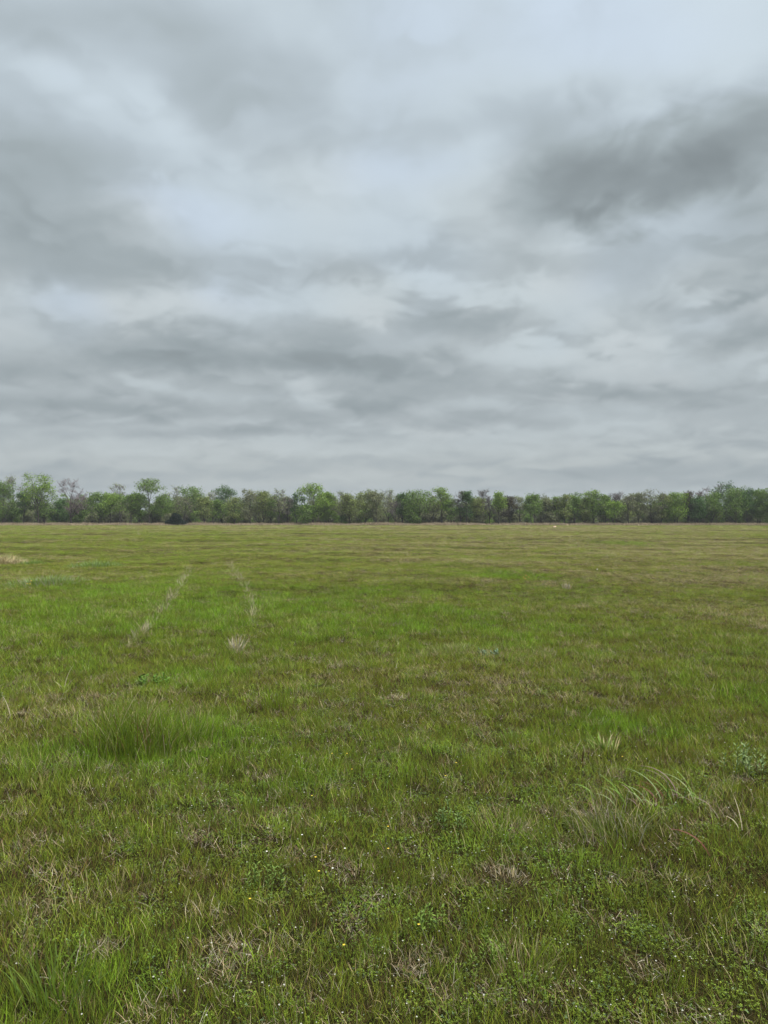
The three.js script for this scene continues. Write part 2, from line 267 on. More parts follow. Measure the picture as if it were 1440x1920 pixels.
// ---------------------------------------------------------------- meadow: tufts of several kinds
const GREENS = { fresh: [0.158, 0.232, 0.020], mid: [0.136, 0.194, 0.022], deep: [0.096, 0.150, 0.022], olive: [0.180, 0.202, 0.034], blue: [0.115, 0.165, 0.080] };
const STRAW = [0.36, 0.305, 0.165], GREY = [0.30, 0.27, 0.21], RUST = [0.13, 0.072, 0.032];
const vary = (r, c, s = 0.25) => { const k = 1 + (r() - 0.5) * 2 * s, q = (r() - 0.5) * 0.14; return [c[0] * k * (1 + q), c[1] * k, c[2] * k * (1 - q)]; };
const TUFTS = {
  // fine upright grass
  fine(r, segs) { const b = new MB(); for (let k = 0; k < 46; k++) { const a = r() * 6.283, q = Math.sqrt(r()) * 0.10, c = r() < 0.045 ? vary(r, STRAW, 0.3) : r() < 0.07 ? vary(r, RUST, 0.3) : vary(r, [1, 1, 1].map((_, i) => GREENS[r() < 0.5 ? 'fresh' : r() < 0.6 ? 'mid' : 'olive'][i]), 0.3); b.blade(Math.cos(a) * q, -0.005, Math.sin(a) * q, r() * 6.283, 0.05 + 0.10 * r(), 0.0014 + 0.0014 * r(), 0.05 + 0.40 * r(), 0.2 + 0.9 * r() * r(), c, segs, r() * 3); } return b; },
  // taller, softer grass with a few pale heads
  tall(r, segs) { const b = new MB(); for (let k = 0; k < 38; k++) { const a = r() * 6.283, q = Math.sqrt(r()) * 0.09, c = r() < 0.04 ? vary(r, STRAW, 0.3) : r() < 0.08 ? vary(r, RUST, 0.3) : vary(r, GREENS[r() < 0.6 ? 'fresh' : 'mid'], 0.3); b.blade(Math.cos(a) * q, -0.005, Math.sin(a) * q, r() * 6.283, 0.07 + 0.11 * r(), 0.002 + 0.002 * r(), 0.03 + 0.35 * r(), 0.3 + 1.2 * r() * r(), c, segs + 1, r() * 3); } return b; },
  // thin reddish stems among short blades
  stems(r, segs) { const b = new MB(); for (let k = 0; k < 44; k++) { const a = r() * 6.283, q = Math.sqrt(r()) * 0.10, red = r() < 0.45; b.blade(Math.cos(a) * q, -0.005, Math.sin(a) * q, r() * 6.283, red ? 0.07 + 0.10 * r() : 0.04 + 0.08 * r(), red ? 0.0013 : 0.002, 0.05 + 0.3 * r(), 0.1 + 0.6 * r(), red ? vary(r, r() < 0.6 ? RUST : [0.16, 0.12, 0.05], 0.3) : vary(r, GREENS.mid, 0.3), segs, r() * 3); } return b; },
  // dead thatch: flat, tangled, straw and grey
  thatch(r, segs) { const b = new MB(); for (let k = 0; k < 54; k++) { const a = r() * 6.283, q = Math.sqrt(r()) * 0.10; b.blade(Math.cos(a) * q, 0.0 + 0.02 * r(), Math.sin(a) * q, r() * 6.283, 0.02 + 0.055 * r(), 0.0018 + 0.0014 * r(), 0.65 + 0.85 * r(), 0.2 + 0.5 * (r() - 0.3), vary(r, r() < 0.25 ? GREY : r() < 0.65 ? [0.22, 0.175, 0.11] : [0.13, 0.095, 0.055], 0.35), segs, r() * 3); } return b; },
  // upright dead stems
  straw(r, segs) { const b = new MB(); for (let k = 0; k < 30; k++) { const a = r() * 6.283, q = Math.sqrt(r()) * 0.10, dead = r() < 0.62; b.blade(Math.cos(a) * q, -0.005, Math.sin(a) * q, r() * 6.283, 0.05 + 0.10 * r(), 0.0016 + 0.0016 * r(), 0.1 + 0.6 * r(), 0.2 + 1.0 * r() * r(), dead ? vary(r, r() < 0.6 ? STRAW : GREY, 0.3) : vary(r, GREENS.olive, 0.3), segs, r() * 3); } return b; },
  // clover and other small leafy plants
  forb(r) { const b = new MB(); for (let k = 0; k < 44; k++) { const a = r() * 6.283, q = Math.sqrt(r()) * 0.10, h = 0.012 + 0.06 * r(), x = Math.cos(a) * q, z = Math.sin(a) * q, c = vary(r, GREENS[r() < 0.45 ? 'deep' : r() < 0.7 ? 'mid' : 'blue'], 0.3), n = 3 + (r() * 3 | 0), y0 = r() * 6.283; b.blade(x, 0, z, r() * 6.283, h, 0.0013, 0, 0.1, c, 1); for (let m = 0; m < n; m++) b.leaf(x, h * (1 - 0.3 * r()), z, 0.006 + 0.006 * r(), 0.0035 + 0.003 * r(), y0 + m / n * 6.283 + 0.4 * r(), 0.1 + 0.8 * r(), (r() - 0.5) * 0.8, c); } return b; },
};
const meadow = {};   // kind > list of variants, each { geometry, matrices, colours }
{
  const defs = { fine: 5, tall: 4, stems: 4, thatch: 4, straw: 4, forb: 4 };
  for (const [kind, n] of Object.entries(defs)) meadow[kind] = [0, 1].map((lod) => Array.from({ length: n }, (_, k) => ({ g: TUFTS[kind](rng(100 + k * 7 + kind.length * 131 + lod), lod ? 1 : 3).geometry(), k, m: [], c: [] })));
}
const M4 = new THREE.Matrix4(), Q = new THREE.Quaternion(), E = new THREE.Euler(), V = new THREE.Vector3(), SC = new THREE.Vector3();
function put(list, x, y, z, sx, sy, r, tint, lean = 0.12) {
  E.set((r() - 0.5) * 2 * lean, r() * 6.283, (r() - 0.5) * 2 * lean); Q.setFromEuler(E);
  M4.compose(V.set(x, y, z), Q, SC.set(sx, sy, sx));
  const t = list[(r() * list.length) | 0]; for (let i = 0; i < 16; i++) t.m.push(M4.elements[i]); t.c.push(tint[0], tint[1], tint[2]);
}
{
  const r = rng(4242);
  let d = 1.15;
  const knot = (x, z) => 0.6 * noiseC(x * 4.2, z * 4.2) + 0.4 * noiseB(x * 9.5, z * 9.5);
  while (d < 151) {
    const s = 0.045 + 0.0034 * d, half = 0.60 * d + 1.6;
    for (let x0 = -half; x0 < half; x0 += s) {
      const x = x0 + (r() - 0.5) * s * 1.3, z = -(d + (r() - 0.5) * s * 1.3), c = cover(x, z), lod = d > 14 ? 1 : 0, kn = knot(x, z) * (1 - smooth(14, 40, d));
      const gap = kn < -0.34 && r() < 0.75;
      if (gap && r() < 0.25) continue;
      const out = smooth(16, 50, d), hs = s / 0.085, hv = lerp(0.75 + 0.6 * r(), 0.5 + 1.9 * Math.pow(r(), 3), out);
      // proportions of the kinds
      const w = { fine: 0.75 + 0.5 * c.lush, tall: 0.05 + 0.95 * Math.max(0, c.lush - 0.45), stems: 0.30 + 0.3 * clamp(c.n2 + 0.2), thatch: 0.05 + 1.1 * c.bare + 0.30 * c.dry, straw: 0.03 + 1.2 * c.dry + 2.2 * Math.max(0, c.dry - 0.45), forb: 0.95 * c.forb * (1 - smooth(9, 22, d)) };
      if (c.dry > 0.4) { w.fine *= 1.2 - 0.7 * c.dry; w.tall *= 1.2 - c.dry; }
      if (c.bare > 0.35) { w.fine *= 0.3; w.tall *= 0.1; w.stems *= 0.5; }
      let t = r() * (w.fine + w.tall + w.stems + w.thatch + w.straw + w.forb), kind = 'fine';
      for (const k in w) { t -= w[k]; if (t <= 0) { kind = k; break; } }
      if (gap) kind = r() < 0.45 ? 'thatch' : r() < 0.5 ? 'forb' : 'stems';
      const b = (0.80 + 0.40 * r()) * (1 + 0.10 * c.n3) * (1 + 0.14 * c.n2) * lerp(1, 0.78 + 0.44 * r(), out), green = c.lush, warm = clamp(c.dry * 0.8);
      let tint = [b * lerp(1.14, 0.88, green) * lerp(1, 1.16, warm), b * lerp(1.0, 1.10, green), b * lerp(1.15, 0.85, green) * lerp(1, 1.5, warm)];
      if (kind === 'thatch' || kind === 'straw') tint = [b, b * 0.98, b * 0.95];
      const tallness = kind === 'thatch' ? 1 : lerp(0.62, 1.02, c.lush) * (1 - 0.35 * c.bare) * (1 + 0.35 * kn) * (1 + (0.6 * c.band + 0.7 * c.n2) * out) * (gap ? 0.42 : 0.68);
      put(meadow[kind][lod], x, ground(x, z), z, hs * (0.9 + 0.3 * r()), hv * tallness * (kind === 'forb' ? 1.1 : 1) * (1 + 0.25 * smooth(20, 90, d)), r, tint);
    }
    d += s;
  }
  const says = {
    fine: ['fine_grass', 'fine short green grass covering the whole field', 'grass'], tall: ['lush_grass', 'taller fresh green grass growing in soft patches across the field', 'grass'],
    stems: ['reddish_grass', 'thin reddish grass stems mixed into the green sward', 'grass'], thatch: ['grass_thatch', 'flattened brown and grey dead grass lying on the ground', 'thatch'],
    straw: ['straw_grass', 'pale dead grass stems standing among the green', 'grass'], forb: ['clover_cover', 'low clover and small leafy weeds between the grass blades', 'ground cover'],
  };
  let total = 0;
  for (const [kind, lods] of Object.entries(meadow)) {
    const [name, label, category] = says[kind], group = new THREE.Group(); group.name = numbered(name); tag(group, label, category, null, 'stuff'); scene.add(group);
    for (const t of lods.flat()) {
      const n = t.c.length / 3; if (!n) continue; total += n;
      const im = new THREE.InstancedMesh(t.g, kind === 'thatch' || kind === 'straw' ? strawMat : t.k % 2 ? glossMat : grassMat, n);
      im.instanceMatrix.array.set(t.m); im.instanceColor = new THREE.InstancedBufferAttribute(new Float32Array(t.c), 3);
      im.name = 'tufts'; im.userData.kind = 'stuff'; im.castShadow = im.receiveShadow = true; group.add(im);
    }
  }
  console.log('meadow tufts', total);
}

// ---------------------------------------------------------------- trees along the far edge
const BARK = [0.058, 0.052, 0.045], TWIG = [0.105, 0.092, 0.088];
// kind: leaf colour, leaves per tip, twigs
const LEAF = { bright: [0.155, 0.245, 0.038], green: [0.122, 0.196, 0.042], deep: [0.064, 0.124, 0.034], olive: [0.165, 0.205, 0.062], pale: [0.20, 0.24, 0.10], grey: [0.165, 0.182, 0.095], cedar: [0.014, 0.026, 0.016], brown: [0.075, 0.066, 0.042] };
function growTree(o) {
  // h height, w crown width, foot: where the crown begins (share of h), leaves: 0 bare .. 1 full, spread of clumps
  const r = rng(o.seed * 7919 + 13), wood = new MB(), crown = new MB(), { h, w } = o, foot = o.foot ?? 0.3, full = o.leaves ?? 1, col = LEAF[o.leaf ?? 'green'], stems = o.stems ?? 1;
  const twigCol = o.twig ?? TWIG, thick = (o.thick ?? 1) * (0.010 * h + 0.05);
  const mid = foot * h + (h - foot * h) * 0.5, ry = (h - foot * h) * 0.5, rx = w / 2;
  const inside = (low = -1) => { for (;;) { const a = r() * 2 - 1, b = r() * 2 - 1, c = r() * 2 - 1, q = a * a + b * b + c * c; if (b < low || q > 1 || q < (o.hollow ?? 0.12)) continue; let y = b; if (o.shape === 'umbrella' && b < 0.1 && r() < 0.8) continue; const k = o.shape === 'upright' ? 1 - 0.35 * Math.max(0, b) : o.shape === 'cone' ? 0.55 - 0.5 * b : 1; return [a * rx * k, mid + y * ry, c * rx * k]; } };
  const tips = [];
  for (let s = 0; s < stems; s++) {
    const off = stems > 1 ? [(r() - 0.5) * 0.5 * stems, 0, (r() - 0.5) * 0.5] : [0, 0, 0];
    const top = [off[0] * 2.2 + (r() - 0.5) * 0.12 * w + (o.lean ?? 0) * h * 0.3, h * lerp(0.62, 0.78, r()), (r() - 0.5) * 0.12 * w];
    let p = [off[0], -0.12, off[2]], rad = thick / Math.sqrt(stems) * 1.15; const joints = [[p, rad]];
    const seg = 5;
    for (let k = 1; k <= seg; k++) { const t = k / seg, q = [lerp(off[0], top[0], t) + (r() - 0.5) * 0.025 * h, lerp(0, top[1], t), lerp(off[2], top[2], t) + (r() - 0.5) * 0.025 * h], rq = thick / Math.sqrt(stems) * (1 - 0.78 * t); wood.limb(p, q, rad, rq, 6, vary(r, BARK, 0.15)); p = q; rad = rq; joints.push([q, rq]); }
    const limbs = Math.round((o.limbs ?? 9) / stems) + 2;
    for (let k = 0; k < limbs; k++) {
      const end = inside(k < 2 ? 0.62 : -1), jt = clamp((end[1] - 0.22 * h - r() * 0.2 * h) / top[1], Math.min(0.9, foot * 0.9), 0.98) * seg, ji = Math.min(seg - 1, jt | 0), f = jt - ji;
      const A = joints[ji][0], B = joints[ji + 1][0], st = [lerp(A[0], B[0], f), lerp(A[1], B[1], f), lerp(A[2], B[2], f)], lr = lerp(joints[ji][1], joints[ji + 1][1], f) * 0.6;
      const bow = [lerp(st[0], end[0], 0.5), lerp(st[1], end[1], 0.5) + (r() - 0.35) * 0.08 * h, lerp(st[2], end[2], 0.5)];
      wood.limb(st, bow, lr, lr * 0.7, 4, vary(r, BARK, 0.15)); wood.limb(bow, end, lr * 0.7, lr * 0.28, 4, vary(r, BARK, 0.2));
      const subs = o.subs ?? 5;
      for (let m = 0; m < subs; m++) {
        const f2 = 0.25 + 0.75 * r(), s2 = [lerp(bow[0], end[0], f2), lerp(bow[1], end[1], f2), lerp(bow[2], end[2], f2)], reach = (0.10 + 0.12 * r()) * (w + h) * 0.5, a = r() * 6.283, up = 0.15 + 0.75 * r();
        const lift = r() < 0.5 ? -0.45 * r() : 0.9 * up, e2 = [s2[0] + Math.cos(a) * reach * (1 - up * 0.4), Math.max(0.12 * h, s2[1] + reach * lift), s2[2] + Math.sin(a) * reach * (1 - up * 0.4)];
        if (e2[1] > h * 0.98) e2[1] = h * 0.98 - 0.4 * r();
        wood.limb(s2, e2, lr * 0.25, 0.012, 3, twigCol); tips.push(e2);
        const tw = o.twigs ?? 2;
        for (let q = 0; q < tw; q++) { const f3 = 0.2 + 0.8 * r(), s3 = [lerp(s2[0], e2[0], f3), lerp(s2[1], e2[1], f3), lerp(s2[2], e2[2], f3)], a3 = r() * 6.283, l3 = (0.05 + 0.07 * r()) * h, e3 = [s3[0] + Math.cos(a3) * l3 * 0.6, s3[1] + l3 * (0.3 + 0.6 * r()), s3[2] + Math.sin(a3) * l3 * 0.6]; if (e3[1] < h * 1.03) { wood.limb(s3, e3, 0.024, 0.010, 3, twigCol); tips.push(e3); } }
      }
      tips.push(end);
    }
  }
  if (full > 0) {
    const per = o.per ?? 16, cl = o.clump ?? 0.5;
    for (const t of tips) {
      if (r() > full * 1.15) continue;
      const n = Math.round(per * (0.5 + r())), tone = 0.8 + 0.4 * r();
      for (let k = 0; k < n; k++) {
        let gx, gy, gz; do { gx = r() * 2 - 1; gy = r() * 2 - 1; gz = r() * 2 - 1; } while (gx * gx + gy * gy + gz * gz > 1);
        const c = vary(r, col, 0.22), L = (0.13 + 0.14 * r()) * (o.leafSize ?? 1);
        crown.leaf(t[0] + gx * cl, t[1] + gy * cl * 0.75, t[2] + gz * cl, L, L * 0.8, r() * 6.283, (r() - 0.5) * 2.2, r() * 6.283, [c[0] * tone, c[1] * tone, c[2] * tone]);
      }
    }
  }
  for (let k = 0; k < (o.fill ?? 0); k++) { const p = inside(), c = vary(r, col, 0.35), L = (0.13 + 0.14 * r()) * (o.leafSize ?? 1); crown.leaf(p[0], p[1], p[2], L, L * 0.8, r() * 6.283, (r() - 0.5) * 2.2, r() * 6.283, c); }
  return { wood, crown };
}
function tree(name, label, category, group, o) {
  const { wood, crown } = growTree(o), t = base(name, o.x, ground(o.x, o.z), o.z);
  wood.build(o.leaves === 0 ? 'trunk_and_branches' : 'trunk', barkMat, t);
  if (crown.i.length) crown.build('crown', leafMat, t);
  tag(t, label, category, group);
  return t;
}
const EDGE = 150;
scene.fog = new THREE.FogExp2(new THREE.Color(0.80, 0.86, 0.92), 0.00026);
const seen = (px, depth) => (px - 720) / F * depth;
const KIND = {
  full: ['leafy_tree', 'full green leafy tree standing in the far tree line', 'tree', 'full leafy trees in the tree line', { leaves: 1, per: 12, limbs: 17, subs: 6, clump: 0.6, fill: 700 }],
  open: ['open_tree', 'half-leafed green tree with twigs showing in the far tree line', 'tree', 'half-leafed trees in the tree line', { leaves: 0.8, per: 7, limbs: 14, subs: 6, clump: 0.55, twigs: 3, fill: 260 }],
  sparse: ['sparse_tree', 'thin pale tree with only young leaf buds in the far tree line', 'tree', 'budding trees in the tree line', { leaves: 0.6, per: 3, limbs: 12, subs: 6, clump: 0.4, twigs: 4, leafSize: 0.8, fill: 60 }],
  bare: ['bare_tree', 'leafless grey twiggy tree in the far tree line', 'tree', 'bare trees in the tree line', { leaves: 0, limbs: 13, subs: 7, twigs: 6 }],
};
// column and top row in the photograph, crown width in photo pixels, kind, leaf colour, and what else differs
const TREES = [
  [4, 903, 48, 'full', 'green', {}], [24, 890, 32, 'sparse', 'pale', { far: 6 }],
  [45, 925, 34, 'open', 'deep', { foot: 0.35 }],
  [72, 889, 56, 'full', 'bright', { foot: 0.28, limbs: 18, label: 'tallest bright green leafy tree beside the bare purplish tree', name: 'leafy_tree', far: 0 }],
  [84, 940, 30, 'open', 'green', {}],
  [134, 896, 64, 'bare', 'grey', { twig: [0.125, 0.098, 0.102], foot: 0.25, limbs: 20, thick: 1.2, label: 'large bare tree with fanned purplish grey twigs beside a bright green tree', far: -1 }],
  [110, 938, 36, 'full', 'deep', { foot: 0.08, far: 4 }], [160, 930, 26, 'sparse', 'grey', { far: 8 }],
  [186, 924, 36, 'full', 'green', { foot: 0.25 }], [208, 926, 40, 'full', 'bright', { foot: 0.3 }], [222, 907, 34, 'sparse', 'pale', { far: 9 }],
  [243, 928, 34, 'open', 'green', {}], [262, 926, 36, 'full', 'green', { far: 3 }],
  [281, 899, 54, 'open', 'green', { shape: 'umbrella', foot: 0.45, limbs: 12, per: 7, label: 'tall open flat-topped tree spreading thin leafy branches above its neighbours', far: 0 }],
  [304, 926, 36, 'full', 'green', {}], [322, 911, 32, 'sparse', 'pale', { far: 10 }], [345, 930, 44, 'sparse', 'grey', { far: 1 }],
  [358, 914, 50, 'full', 'green', { far: 8, foot: 0.2 }], [384, 934, 30, 'open', 'olive', {}], [398, 920, 36, 'sparse', 'pale', { far: 7 }],
  [425, 912, 46, 'full', 'deep', { far: 9, label: 'dark green round-topped tree rising behind paler front trees' }], [412, 938, 36, 'open', 'green', {}], [440, 932, 46, 'full', 'olive', { per: 8 }],
  [468, 920, 40, 'open', 'grey', {}], [493, 920, 38, 'full', 'olive', { shape: 'upright', per: 9 }], [508, 934, 26, 'open', 'green', {}],
  [523, 917, 32, 'sparse', 'pale', { shape: 'upright' }], [540, 930, 28, 'bare', 'grey', {}], [556, 922, 28, 'open', 'deep', {}],
  [587, 907, 58, 'full', 'bright', { foot: 0.12, limbs: 19, hollow: 0.3, label: 'broad bright green dome-shaped tree standing taller than the trees around it' }], [613, 924, 36, 'full', 'bright', { foot: 0.15 }], [574, 945, 40, 'open', 'green', { foot: 0.1, far: -2 }],
  [640, 921, 36, 'sparse', 'olive', {}], [655, 928, 34, 'open', 'olive', {}], [684, 920, 48, 'full', 'olive', { per: 9 }], [706, 921, 40, 'full', 'grey', { per: 9 }],
  [728, 919, 34, 'sparse', 'pale', { far: 6 }], [742, 936, 46, 'bare', 'grey', {}], [755, 926, 24, 'full', 'deep', { far: 3 }],
  [786, 921, 54, 'full', 'green', { foot: 0.38, per: 10, limbs: 13, label: 'green tree with ragged lobed crown on one thick dark trunk beside a bare tree' }], [770, 948, 30, 'open', 'green', { foot: 0.12 }],
  [812, 930, 26, 'sparse', 'olive', { shape: 'upright' }], [828, 916, 34, 'open', 'bright', { foot: 0.4, limbs: 11, per: 8, label: 'slender green tree with a forked leafy top on a tall thin trunk' }], [846, 938, 30, 'open', 'green', {}],
  [864, 921, 36, 'bare', 'grey', {}], [875, 922, 22, 'open', 'deep', { shape: 'upright', per: 8 }], [894, 932, 32, 'open', 'olive', {}], [905, 913, 30, 'bare', 'grey', { far: 3 }], [918, 928, 24, 'bare', 'grey', {}],
  [935, 922, 21, 'full', 'bright', { shape: 'upright', foot: 0.4, limbs: 12, per: 8, label: 'narrow bright green tree between bare twiggy trees' }], [955, 931, 34, 'open', 'brown', {}], [974, 931, 28, 'sparse', 'pale', {}],
  [1000, 927, 32, 'full', 'green', { per: 8, foot: 0.35 }], [1018, 937, 20, 'sparse', 'pale', {}], [1027, 935, 22, 'open', 'grey', {}], [1040, 932, 26, 'sparse', 'bright', {}], [1058, 928, 26, 'open', 'olive', {}], [1075, 928, 25, 'open', 'green', { per: 8 }],
  [1096, 937, 38, 'full', 'olive', {}], [1112, 920, 40, 'open', 'bright', { per: 6, limbs: 16 }], [1130, 926, 34, 'open', 'green', {}], [1160, 921, 36, 'bare', 'grey', {}], [1150, 940, 34, 'open', 'bright', { far: -2 }], [1178, 928, 26, 'sparse', 'grey', {}],
  [1197, 925, 34, 'open', 'grey', {}], [1222, 919, 42, 'sparse', 'grey', { leaves: 0.8, per: 4 }], [1240, 928, 34, 'open', 'olive', {}], [1250, 938, 34, 'full', 'green', {}], [1268, 926, 38, 'full', 'bright', { foot: 0.15 }],
  [1290, 922, 28, 'full', 'brown', { shape: 'cone', foot: 0.08, label: 'dark brownish pointed tree between bright green rounded ones' }], [1308, 930, 30, 'full', 'deep', { foot: 0.1 }],
  [1318, 913, 34, 'bare', 'grey', { far: 6, twig: [0.13, 0.10, 0.098] }], [1344, 907, 36, 'bare', 'grey', { far: 8 }], [1334, 925, 40, 'full', 'green', { foot: 0.12 }], [1362, 905, 42, 'open', 'deep', { far: 4, per: 7 }], [1380, 914, 42, 'full', 'green', { foot: 0.12, per: 10 }],
  [1402, 917, 38, 'full', 'deep', { foot: 0.1 }], [1424, 919, 38, 'full', 'green', { foot: 0.1 }], [1446, 918, 40, 'full', 'green', { foot: 0.1 }],
  [-30, 905, 44, 'full', 'green', {}], [-70, 912, 44, 'open', 'olive', {}], [-110, 908, 44, 'full', 'bright', {}], [-150, 915, 44, 'open', 'green', {}],
  [1480, 915, 42, 'full', 'green', {}], [1515, 910, 42, 'open', 'olive', {}], [1555, 916, 42, 'full', 'green', {}],
];
TREES.forEach(([px, top, width, kind, leaf, more], i) => {
  const [name, label, category, group, opts] = KIND[kind], jit = rng(i + 900), z0 = EDGE + 1.5 + (more.far ?? 0) + 2.5 * jit();
  const h = (HORIZON - top) * METRE(z0) + EYE, w = width * METRE(z0) * 1.18;
  const look = { bright: 'bright green', green: 'mid green', deep: 'dark green', olive: 'yellowish olive', pale: 'pale green', grey: 'greyish', brown: 'brownish' }[leaf], stems = !more.label && jit() < 0.25 ? 2 : 1, size = h > 8 ? 'tall' : h < 6.2 ? 'low' : 'middling';
  const says = { full: `${size} ${look} full-crowned tree`, open: `${size} ${look} half-leafed tree with twigs showing`, sparse: `${size} thin tree with ${look} young buds`, bare: `${size} leafless grey twiggy tree` }[kind] + (stems > 1 ? ' on two trunks' : ' on one trunk') + ' in the far tree line';
  tree(more.name ?? name, more.label ?? says, category, more.label ? null : says.replace(' tree', ' trees'), { foot: kind === 'full' ? 0.16 : 0.24, ...opts, ...more, leaf, h, w, x: seen(px, z0), z: -z0, seed: i + 1, stems });
});

// undergrowth and the depth of the wood behind the front trees
{
  const kinds = [
    growTree({ h: 7.2, w: 5.0, seed: 501, leaf: 'grey', leaves: 0.9, per: 7, limbs: 16, subs: 6, foot: 0.02, fill: 600 }), growTree({ h: 6.8, w: 4.8, seed: 502, leaf: 'olive', leaves: 0.9, per: 8, limbs: 16, subs: 6, foot: 0.02, fill: 600 }),
    growTree({ h: 7.4, w: 4.6, seed: 503, leaf: 'green', leaves: 0.9, per: 8, limbs: 16, subs: 6, foot: 0.02, fill: 600 }), growTree({ h: 7.0, w: 4.6, seed: 504, leaf: 'grey', leaves: 0.6, per: 4, limbs: 16, subs: 7, twigs: 5, foot: 0.06 }),
    growTree({ h: 2.6, w: 3.0, seed: 505, leaf: 'green', leaves: 1, per: 9, limbs: 12, subs: 4, foot: 0.02, stems: 3 }), growTree({ h: 2.2, w: 2.8, seed: 506, leaf: 'grey', leaves: 0.8, per: 6, limbs: 12, subs: 6, twigs: 4, foot: 0.02, stems: 3 }),
  ];
  const places = kinds.map(() => []), r = rng(777);
  for (let k = 0; k < 420; k++) { const d = 160 + 60 * r(), x = (r() * 2 - 1) * 0.68 * d, tree4 = (r() * 4) | 0; places[tree4].push([x, -d, 0.62 + 0.34 * r()]); }
  for (let k = 0; k < 460; k++) { const d = 152.5 + 60 * r(), x = (r() * 2 - 1) * 0.66 * d; places[4 + (r() < 0.5 ? 1 : 0)].push([x, -d, 0.7 + 0.6 * r()]); }
  const wood = new THREE.Group(); wood.name = 'woodland'; tag(wood, 'depth of the wood seen as one mass behind the front trees', 'woodland', null, 'stuff'); scene.add(wood);
  const brush = new THREE.Group(); brush.name = 'undergrowth'; tag(brush, 'low leafy brush filling the gaps between the tree trunks', 'undergrowth', null, 'stuff'); scene.add(brush);
  kinds.forEach((t, k) => {
    for (const [part, mb, mat] of [['stems', t.wood, barkMat], ['leaves', t.crown, leafMat]]) {
      const im = new THREE.InstancedMesh(mb.geometry(), mat, places[k].length), q = rng(31 + k);
      places[k].forEach(([x, z, s], n) => { M4.compose(V.set(x, ground(x, z) - 0.02, z), Q.setFromEuler(E.set(0, q() * 6.283, 0)), SC.set(s, s, s)); im.setMatrixAt(n, M4); });
      im.name = part; im.userData.kind = 'stuff'; im.castShadow = im.receiveShadow = true; (k < 4 ? wood : brush).add(im);
    }
  });
}
// the dark evergreen bush at the edge
{
  const d = 148.5, x = seen(331, d), g = base('cedar_bush', x, ground(x, -d), -d), r = rng(61), wood = new MB(), crown = new MB();
  for (let k = 0; k < 5; k++) wood.limb([(r() - 0.5) * 2, -0.1, (r() - 0.5)], [(r() - 0.5) * 2.4, 1.2 + r() * 0.7, (r() - 0.5)], 0.08, 0.03, 5, BARK);
  for (let k = 0; k < 7000; k++) {
    const u = r(), cx = lerp(-1.95, 2.1, u), hh = lerp(1.35, 0.6, Math.abs(u - 0.42) * 1.7) + 1.0 * smooth(1.3, 0.35, Math.abs(cx + 0.1)) + 0.18 * noiseA(cx * 2.1, 4), y = hh * Math.pow(r(), 0.6), zz = (r() * 2 - 1) * 1.3 * Math.sqrt(Math.max(0.05, 1 - (y / (hh + 0.2)) ** 2)), L = 0.16 + 0.14 * r();
    crown.leaf(cx + (r() - 0.5) * 0.3, y, zz, L, L * 0.55, r() * 6.283, (r() - 0.3) * 1.6, r() * 6.283, vary(r, LEAF.cedar, 0.3));
  }
  wood.build('trunk', barkMat, g); crown.build('crown', leafMat, g);
  tag(g, 'squat dark evergreen bush at the foot of the tree line', 'bush');
}
// tan uncut grass along the foot of the trees
{
  const r = rng(88), variants = [0, 1, 2].map((k) => { const q = rng(300 + k), b = new MB(); for (let n = 0; n < 60; n++) { const a = q() * 6.283, s = Math.sqrt(q()) * 0.5; b.blade(Math.cos(a) * s, 0, Math.sin(a) * s, q() * 6.283, 0.35 + 0.55 * q(), 0.018 + 0.02 * q(), 0.05 + 0.3 * q(), 0.2 + 0.7 * q(), vary(q, q() < 0.75 ? [0.30, 0.25, 0.165] : [0.27, 0.21, 0.15], 0.2), 2, q() * 3); } return { g: b.geometry(), m: [], c: [] }; });
  for (let k = 0; k < 7600; k++) { const d = 147 + 10 * Math.pow(r(), 1.4), x = (r() * 2 - 1) * 100, f = clamp(0.6 + 0.7 * fbm(noiseA, x * 0.09, d * 0.2, 2), 0.08, 1.3); if (r() > f) continue; put(variants, x, ground(x, -d), -d, 0.8 + 0.6 * r(), 0.4 + 0.75 * r() * f, r, [1, 1, 1]); }
  const g = new THREE.Group(); g.name = 'edge_grass'; tag(g, 'tan uncut dead grass along the foot of the trees', 'grass', null, 'stuff'); scene.add(g);
  for (const t of variants) { const im = new THREE.InstancedMesh(t.g, strawMat, t.c.length / 3); im.instanceMatrix.array.set(t.m); im.name = 'tufts'; im.userData.kind = 'stuff'; im.castShadow = im.receiveShadow = true; g.add(im); }
}

// ---------------------------------------------------------------- clumps and plants that stand out in the field
function clump(name, label, category, group, px, py, o) {
  const [x, y, z] = spot(px, py), d = -z, r = rng(o.seed), b = new MB(), rx = o.rx * METRE(d), rz = o.rz ?? rx * 0.7, h = o.h * METRE(d);
  for (let k = 0; k < o.n; k++) {
    const a = r() * 6.283, q = o.soft ? Math.pow(r(), 0.75) * 1.35 : Math.sqrt(r()), gx = Math.cos(a) * q * rx, gz = Math.sin(a) * q * rz, len = h * (0.55 + 0.6 * r()) * (1 - (o.soft ? 0.42 : 0.35) * q * q), pal = o.palette[(r() * o.palette.length) | 0];
    const head = o.free ? r() * 6.283 : o.wind !== undefined && r() < 0.7 ? o.wind + (r() - 0.5) * 1.4 : Math.atan2(gz, gx) + (r() - 0.5) * 2.2;
    b.blade(gx, ground(x + gx, z + gz) - y - 0.01, gz, head, len, o.bw * (0.6 + 0.8 * r()), 0.04 + (o.tilt ?? 0.35) * r(), (o.bend ?? 0.9) * r(), vary(r, pal, 0.25), o.segs ?? 4, (r() - 0.5) * 2.4);
  }
  const m = b.build(name, o.mat ?? grassMat); m.position.set(x, y, z);
  return tag(m, label, category, group);
}
